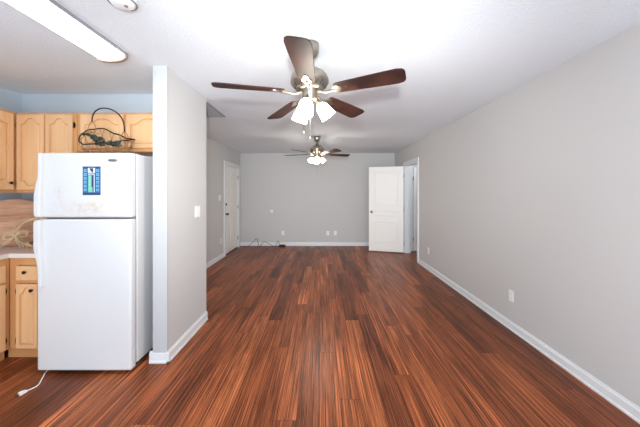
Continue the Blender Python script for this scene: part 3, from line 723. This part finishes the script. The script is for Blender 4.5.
# ------------------------------------------------------------------ ceiling fans
def make_fan(label, cx, cy, zb, R, phase, tilt, shades, housing_r, chains, mname='nickel', group='ceiling fans', watts=14):
    root = thing('ceiling_fan', label, 'ceiling fan', group)
    met = M[mname]
    T0 = Matrix.Translation((cx, cy, 0))
    T = Matrix.Translation((cx, cy, zb)) @ tilt          # everything below the ball joint
    bm = bmesh.new(); lathe(bm, [(0, H), (0.064, H), (0.066, H-0.02), (0.062, H-0.055), (0.048, H-0.085), (0.024, H-0.10), (0.018, H-0.104), (0, H-0.104)][::-1], 32, T0)
    obj('canopy', bm, met, root)
    bm = bmesh.new(); tube(bm, [(cx, cy, H-0.098), T @ Vector((0, 0, 0.16))], 0.012, 12); obj('downrod', bm, met, root)
    k = housing_r
    bm = bmesh.new()
    lathe(bm, [(0, 0.02), (k*0.60, 0.02), (k*0.66, 0.03), (k*0.96, 0.062), (k, 0.075), (k, 0.095), (k*0.94, 0.118), (k*0.78, 0.142), (k*0.5, 0.160), (k*0.2, 0.17), (0.028, 0.19), (0, 0.19)], 40, T)
    mh = obj('motor_housing', bm, met, root)
    bm = bmesh.new()
    for i in range(24):
        a = 2*PI*i/24
        m_ = T @ Matrix.Rotation(a, 4, 'Z') @ Matrix.Translation((k*0.815, 0, 0.0445)) @ Matrix.Rotation(math.radians(-47), 4, 'Y')
        box(bm, -k*0.11, k*0.11, -0.0055, 0.0055, -0.002, 0.003, mtx=m_)
    sl = obj('vent_slots', bm, M['dark'], mh)
    bm = bmesh.new(); lathe(bm, [(0, -0.062), (0.040, -0.062), (0.052, -0.05), (0.055, -0.03), (0.055, 0.012), (0.064, 0.018), (0.064, 0.024), (0, 0.024)], 32, T)
    obj('switch_housing', bm, met, root)
    pitch = math.radians(12)
    for i in range(5):
        a = math.radians(phase+72*i)
        mA = T @ Matrix.Rotation(a, 4, 'Z')
        mB = mA @ Matrix.Rotation(-pitch, 4, 'X')         # +t edge lower
        r0, r1 = 0.185, R
        pr = [(r0, 0.046), (r0+0.02, 0.054), (r0+0.12, 0.060), (r1-0.14, 0.070), (r1-0.05, 0.073), (r1-0.018, 0.066), (r1-0.004, 0.050), (r1, 0.03)]
        outl = [(r, w_) for r, w_ in pr]+[(r, -w_) for r, w_ in pr[::-1]]
        bm = bmesh.new(); A = [bm.verts.new((x, y, 0.0)) for x, y in outl]; D = [bm.verts.new((x, y, 0.007)) for x, y in outl]
        n = len(A); bm.faces.new(A[::-1]); bm.faces.new(D)
        for q in range(n): bm.faces.new([A[q], A[(q+1) % n], D[(q+1) % n], D[q]])
        bmesh.ops.recalc_face_normals(bm, faces=bm.faces)
        bmesh.ops.transform(bm, matrix=mB, verts=bm.verts)
        bl = obj('blade', bm, M['blade'], root, bevel=0.002)
        # curved blade iron: arm plus lobed plate under the blade root
        bm = bmesh.new()
        pts = [(0.06, 0.0, 0.004), (0.09, 0, -0.006), (0.125, 0, -0.012), (0.165, 0, -0.006), (0.20, 0, -0.004)]
        vs0 = len(bm.verts)
        tube(bm, pts, lambda t: 0.012-0.003*math.sin(PI*t), 8, smooth_n=4)
        bmesh.ops.transform(bm, matrix=mA, verts=bm.verts)
        pl_ = [(0.165, 0.010), (0.185, 0.030), (0.205, 0.036), (0.222, 0.026), (0.238, 0.018), (0.258, 0.016), (0.272, 0.008), (0.276, 0)]
        ol = pl_+[(x, -y) for x, y in pl_[:-1][::-1]]
        A = [bm.verts.new(mB @ Vector((x, y, -0.006))) for x, y in ol]; D = [bm.verts.new(mB @ Vector((x, y, -0.0005))) for x, y in ol]
        n = len(A); bm.faces.new(A[::-1]); bm.faces.new(D)
        for q in range(n): bm.faces.new([A[q], A[(q+1) % n], D[(q+1) % n], D[q]])
        bmesh.ops.recalc_face_normals(bm, faces=bm.faces)
        obj('blade_bracket', bm, met, bl)
    for a_deg, lean, sc_ in shades:
        a = math.radians(a_deg)
        mS = T @ Matrix.Rotation(a, 4, 'Z') @ Matrix.Translation((0.050, 0, -0.048)) @ Matrix.Rotation(math.radians(-lean), 4, 'Y') @ Matrix.Rotation(PI, 4, 'X')
        # local +z now runs down and out
        bm = bmesh.new(); lathe(bm, [(0, -0.012), (0.012, -0.012), (0.014, 0.01), (0.024, 0.022), (0.026, 0.04), (0, 0.04)], 20, mS)
        arm = obj('lamp_arm', bm, met, root)
        bm = bmesh.new(); s = sc_
        prof = [(0.025, 0.034), (0.034, 0.040), (0.044, 0.058), (0.050, 0.085), (0.054, 0.115), (0.060, 0.150), (0.0575, 0.150), (0.051, 0.115), (0.047, 0.085), (0.041, 0.060), (0.031, 0.044), (0.022, 0.038)]
        lathe(bm, [(r*s, 0.034+(z-0.034)*s) for r, z in prof], 28, mS)
        sh = obj('lamp_shade', bm, M['shade'], root)
        bm = bmesh.new(); lathe(bm, [(0, 0.04), (0.012, 0.045), (0.022, 0.07), (0.026, 0.09), (0.020, 0.108), (0, 0.116)], 16, mS)
        obj('bulb', bm, M['bulb'], sh)
        pt = mS @ Vector((0, 0, 0.034+0.108*s)); lamp('fan_bulb_light', 'POINT', pt, (0, 0, 0), watts, (0.97, 0.94, 0.86), 0.035)
    for x, y, z0, z1 in chains:
        bm = bmesh.new(); p = T @ Vector((x, y, z0)); q = Vector((p.x, p.y, z1+0.02))
        tube(bm, [p, q], 0.0014, 6); ch = obj('pull_chain', bm, M['nickel'], root)
        bm = bmesh.new(); lathe(bm, [(0, 0), (0.004, 0.003), (0.0055, 0.010), (0.004, 0.018), (0, 0.022)], 12, Matrix.Translation((q.x, q.y, z1))); obj('pull_knob', bm, M['nickel'], ch)
    base(root, (cx, cy, H))
    return root
tiltA = Matrix.Rotation(math.radians(-3.4), 4, 'X') @ Matrix.Rotation(math.radians(-1.4), 4, 'Y')
make_fan('large near ceiling fan, five dark walnut blades and three lit glass shades', -0.078, 2.0, 2.110, 0.650, -21.5, tiltA,
         [(252, 26, 0.95), (14, 36, 0.92), (134, 30, 0.95)], 0.135, [(-0.045, 0.02, -0.05, 1.825), (0.0, 0.01, -0.06, 1.785)])
make_fan('smaller-looking far ceiling fan near the back wall, four lit shades', -0.075, 5.30, 2.125, 0.655, 18, Matrix.Identity(4),
         [(275, 38, 0.78), (5, 42, 0.78), (95, 38, 0.78), (185, 42, 0.78)], 0.130, [(0.0, -0.045, -0.05, 1.77)], 'nickel', watts=9)

# ------------------------------------------------------------------ kitchen ceiling light, smoke detector, vent
root = thing('ceiling_light', 'long lit fluorescent fixture on the kitchen ceiling', 'ceiling light')
lx, hw, y0, y1 = -1.567, 0.108, 0.91, 2.126
n = 18; cs = [(lx+hw*math.cos(PI+PI*i/n), H-0.012-0.044*math.sin(PI*i/n)**0.6) for i in range(n+1)]
bm = bmesh.new(); prism(bm, [(lx-hw, H-0.004)]+cs+[(lx+hw, H-0.004)], y0+0.014, y1-0.014); obj('diffuser', bm, M['lens'], root)
for ya, yb in ((y0, y0+0.016), (y1-0.016, y1+0.012)):
    bm = bmesh.new(); k = 1.08; prism(bm, [(lx-hw*k, H)]+[(lx+(x-lx)*k, H-(H-z)*1.28) for x, z in cs]+[(lx+hw*k, H)], ya, yb); obj('end_cap', bm, M['capmetal'], root)
for s in (-1, 1):
    xa, xb = sorted((lx+s*hw, lx+s*(hw+0.010))); obj('side_rail', B(xa, xb, y0+0.016, y1-0.016, H-0.022, H), M['grille'], root)
base(root, (lx, (y0+y1)/2, H))
root = thing('smoke_detector', 'round white smoke detector on the ceiling beside the kitchen light', 'smoke detector')
Ts = Matrix.Translation((-1.07, 1.53, 0))
bm = bmesh.new(); lathe(bm, [(0, H-0.040), (0.030, H-0.040), (0.052, H-0.034), (0.064, H-0.022), (0.068, H-0.008), (0.070, H), (0, H)], 36, Ts); obj('cover', bm, M['plate'], root)
bm = bmesh.new(); lathe(bm, [(0.064, H-0.026), (0.069, H-0.024), (0.070, H-0.020), (0.066, H-0.018)], 36, Ts); obj('vent_ring', bm, M['seal'], root)
bm = bmesh.new(); lathe(bm, [(0, H-0.044), (0.009, H-0.043), (0.010, H-0.038), (0, H-0.038)], 16, Ts @ Matrix.Translation((0.02, 0, 0))); obj('test_button', bm, M['seal'], root)
base(root, (-1.07, 1.53, H))
root = thing('ceiling_vent', 'grey return air grille on the ceiling just past the partition', 'vent')
vx0, vx1, vy0, vy1 = -1.90, -1.305, 3.28, 3.90
bm = bmesh.new()
for a in ((vx0, vx1, vy0, vy0+0.03), (vx0, vx1, vy1-0.03, vy1), (vx0, vx0+0.03, vy0+0.03, vy1-0.03), (vx1-0.03, vx1, vy0+0.03, vy1-0.03)): box(bm, *a, H-0.010, H)
obj('frame', bm, M['grille'], root, bevel=0.002)
bm = bmesh.new()
for i in range(26):
    y = vy0+0.04+i*0.0215
    box(bm, vx0+0.03, vx1-0.03, -0.009, 0.009, -0.0008, 0.0008, mtx=Matrix.Translation((0, y, H-0.008)) @ Matrix.Rotation(math.radians(-38), 4, 'X'))
obj('louvers', bm, M['grille'], root)
obj('backing', B(vx0+0.03, vx1-0.03, vy0+0.03, vy1-0.03, H-0.002, H+0.0), M['seal'], root)
base(root, (-1.6, 3.6, H))

# ------------------------------------------------------------------ switches and outlets
def plate(kind, label, pos, nrm, wd=0.072, ht=0.116, group=None):
    """local: x across, z up, face to -y"""
    rotz = {(-1, 0): -PI/2, (1, 0): PI/2, (0, -1): 0.0}[nrm]
    mt = Matrix.Translation(pos) @ Matrix.Rotation(rotz, 4, 'Z')
    root = thing({'outlet': 'electrical_outlet', 'switch': 'light_switch', 'coax': 'cable_jack'}[kind], label,
                 {'outlet': 'outlet', 'switch': 'light switch', 'coax': 'wall jack'}[kind], group)
    bm = B(-wd/2, wd/2, -0.006, 0.0, -ht/2, ht/2, mtx=mt); obj('wall_plate', bm, M['plate'], root, bevel=0.0025)
    if kind == 'outlet':
        for s in (-1, 1):
            bm = bmesh.new(); box(bm, -0.017, 0.017, -0.0085, -0.005, s*0.020-0.014, s*0.020+0.014, mtx=mt)
            r = obj('receptacle', bm, M['plate'], root, bevel=0.001)
            bm = bmesh.new()
            for q in (-0.0065, 0.0065): box(bm, q-0.0012, q+0.0012, -0.0092, -0.008, s*0.020-0.003, s*0.020+0.006, mtx=mt)
            box(bm, -0.002, 0.002, -0.0092, -0.008, s*0.020-0.010, s*0.020-0.006, mtx=mt)
            obj('slot', bm, M['slot'], r)
    elif kind == 'switch':
        for s in ((-0.023, 0.023) if wd > 0.1 else (0,)):
            bm = bmesh.new(); box(bm, s-0.0165, s+0.0165, -0.009, -0.005, -0.033, 0.033, mtx=mt @ Matrix.Rotation(math.radians(2.0), 4, 'X')); obj('rocker', bm, M['plate'], root, bevel=0.001)
    else:
        bm = bmesh.new(); lathe(bm, [(0, 0), (0.006, 0), (0.006, 0.008), (0, 0.008)], 12, mt @ Matrix.Translation((0, -0.005, 0)) @ Matrix.Rotation(PI/2, 4, 'X')); obj('connector', bm, M['nickel'], root)
    base(root, pos)
    return root
plate('switch', 'white double rocker light switch on the partition side', (PX1, 2.93, 1.215), (1, 0), 0.116)
plate('switch', 'white light switch on the left wall before the entry door', (XL, 6.0, 1.30), (1, 0), 0.116)
plate('outlet', 'low white outlet on the left wall beside the entry door', (XL, 6.07, 0.375), (1, 0))
plate('outlet', 'nearest white outlet low on the right wall', (XR, 2.92, 0.347), (-1, 0))
plate('outlet', 'far white outlet on the right wall near the open doorway', (XR, 5.17, 0.35), (-1, 0))
plate('outlet', 'leftmost low outlet on the back wall, above the black cable', (-1.01, YB, 0.335), (0, -1))
plate('outlet', 'middle low white outlet on the back wall, left of the cable jack', (0.18, YB, 0.335), (0, -1))
plate('coax', 'white cable jack plate low on the back wall, rightmost of the plates', (0.38, YB, 0.335), (0, -1))
bm = bmesh.new(); lathe(bm, [(0, 0), (0.042, 0), (0.042, 0.006), (0.034, 0.010), (0.012, 0.012), (0, 0.012)], 24, Matrix.Translation((-1.31, YB, 0.915)) @ Matrix.Rotation(PI/2, 4, 'X'))
tag(obj('wall_cap', bm, M['plate']), 'small round white cover on the back wall, left side', 'wall plate')

# ------------------------------------------------------------------ black cable along the back wall
root = thing('cable', 'thin black cable looping up from the floor along the back baseboard', 'cable')
cp = [(-2.08, 7.40, 0.005), (-1.98, 7.43, 0.005), (-1.89, 7.43, 0.02), (-1.78, 7.45, 0.12), (-1.685, 7.46, 0.205), (-1.655, 7.45, 0.12), (-1.63, 7.43, 0.012), (-1.60, 7.42, 0.006),
      (-1.55, 7.44, 0.06), (-1.49, 7.46, 0.125), (-1.40, 7.45, 0.085), (-1.28, 7.43, 0.03), (-1.22, 7.38, 0.006), (-1.17, 7.42, 0.05), (-1.13, 7.45, 0.145), (-1.10, 7.44, 0.09), (-1.07, 7.42, 0.012)]
bm = bmesh.new(); tube(bm, cp, 0.006, 6, smooth_n=6); obj('cord', bm, M['cable'], root)
bm = bmesh.new()
for q in range(4):
    tube(bm, [(-1.03+0.10*math.cos(2*PI*i/20)*(1-0.1*q)+0.01*q, 7.41+0.05*math.sin(2*PI*i/20), 0.008+0.011*q) for i in range(20)], 0.006, 6, closed=True)
box(bm, -0.98, -0.92, 7.37, 7.41, 0.001, 0.028)
obj('coil', bm, M['cable'], root)
base(root, (-1.5, 7.43, 0))
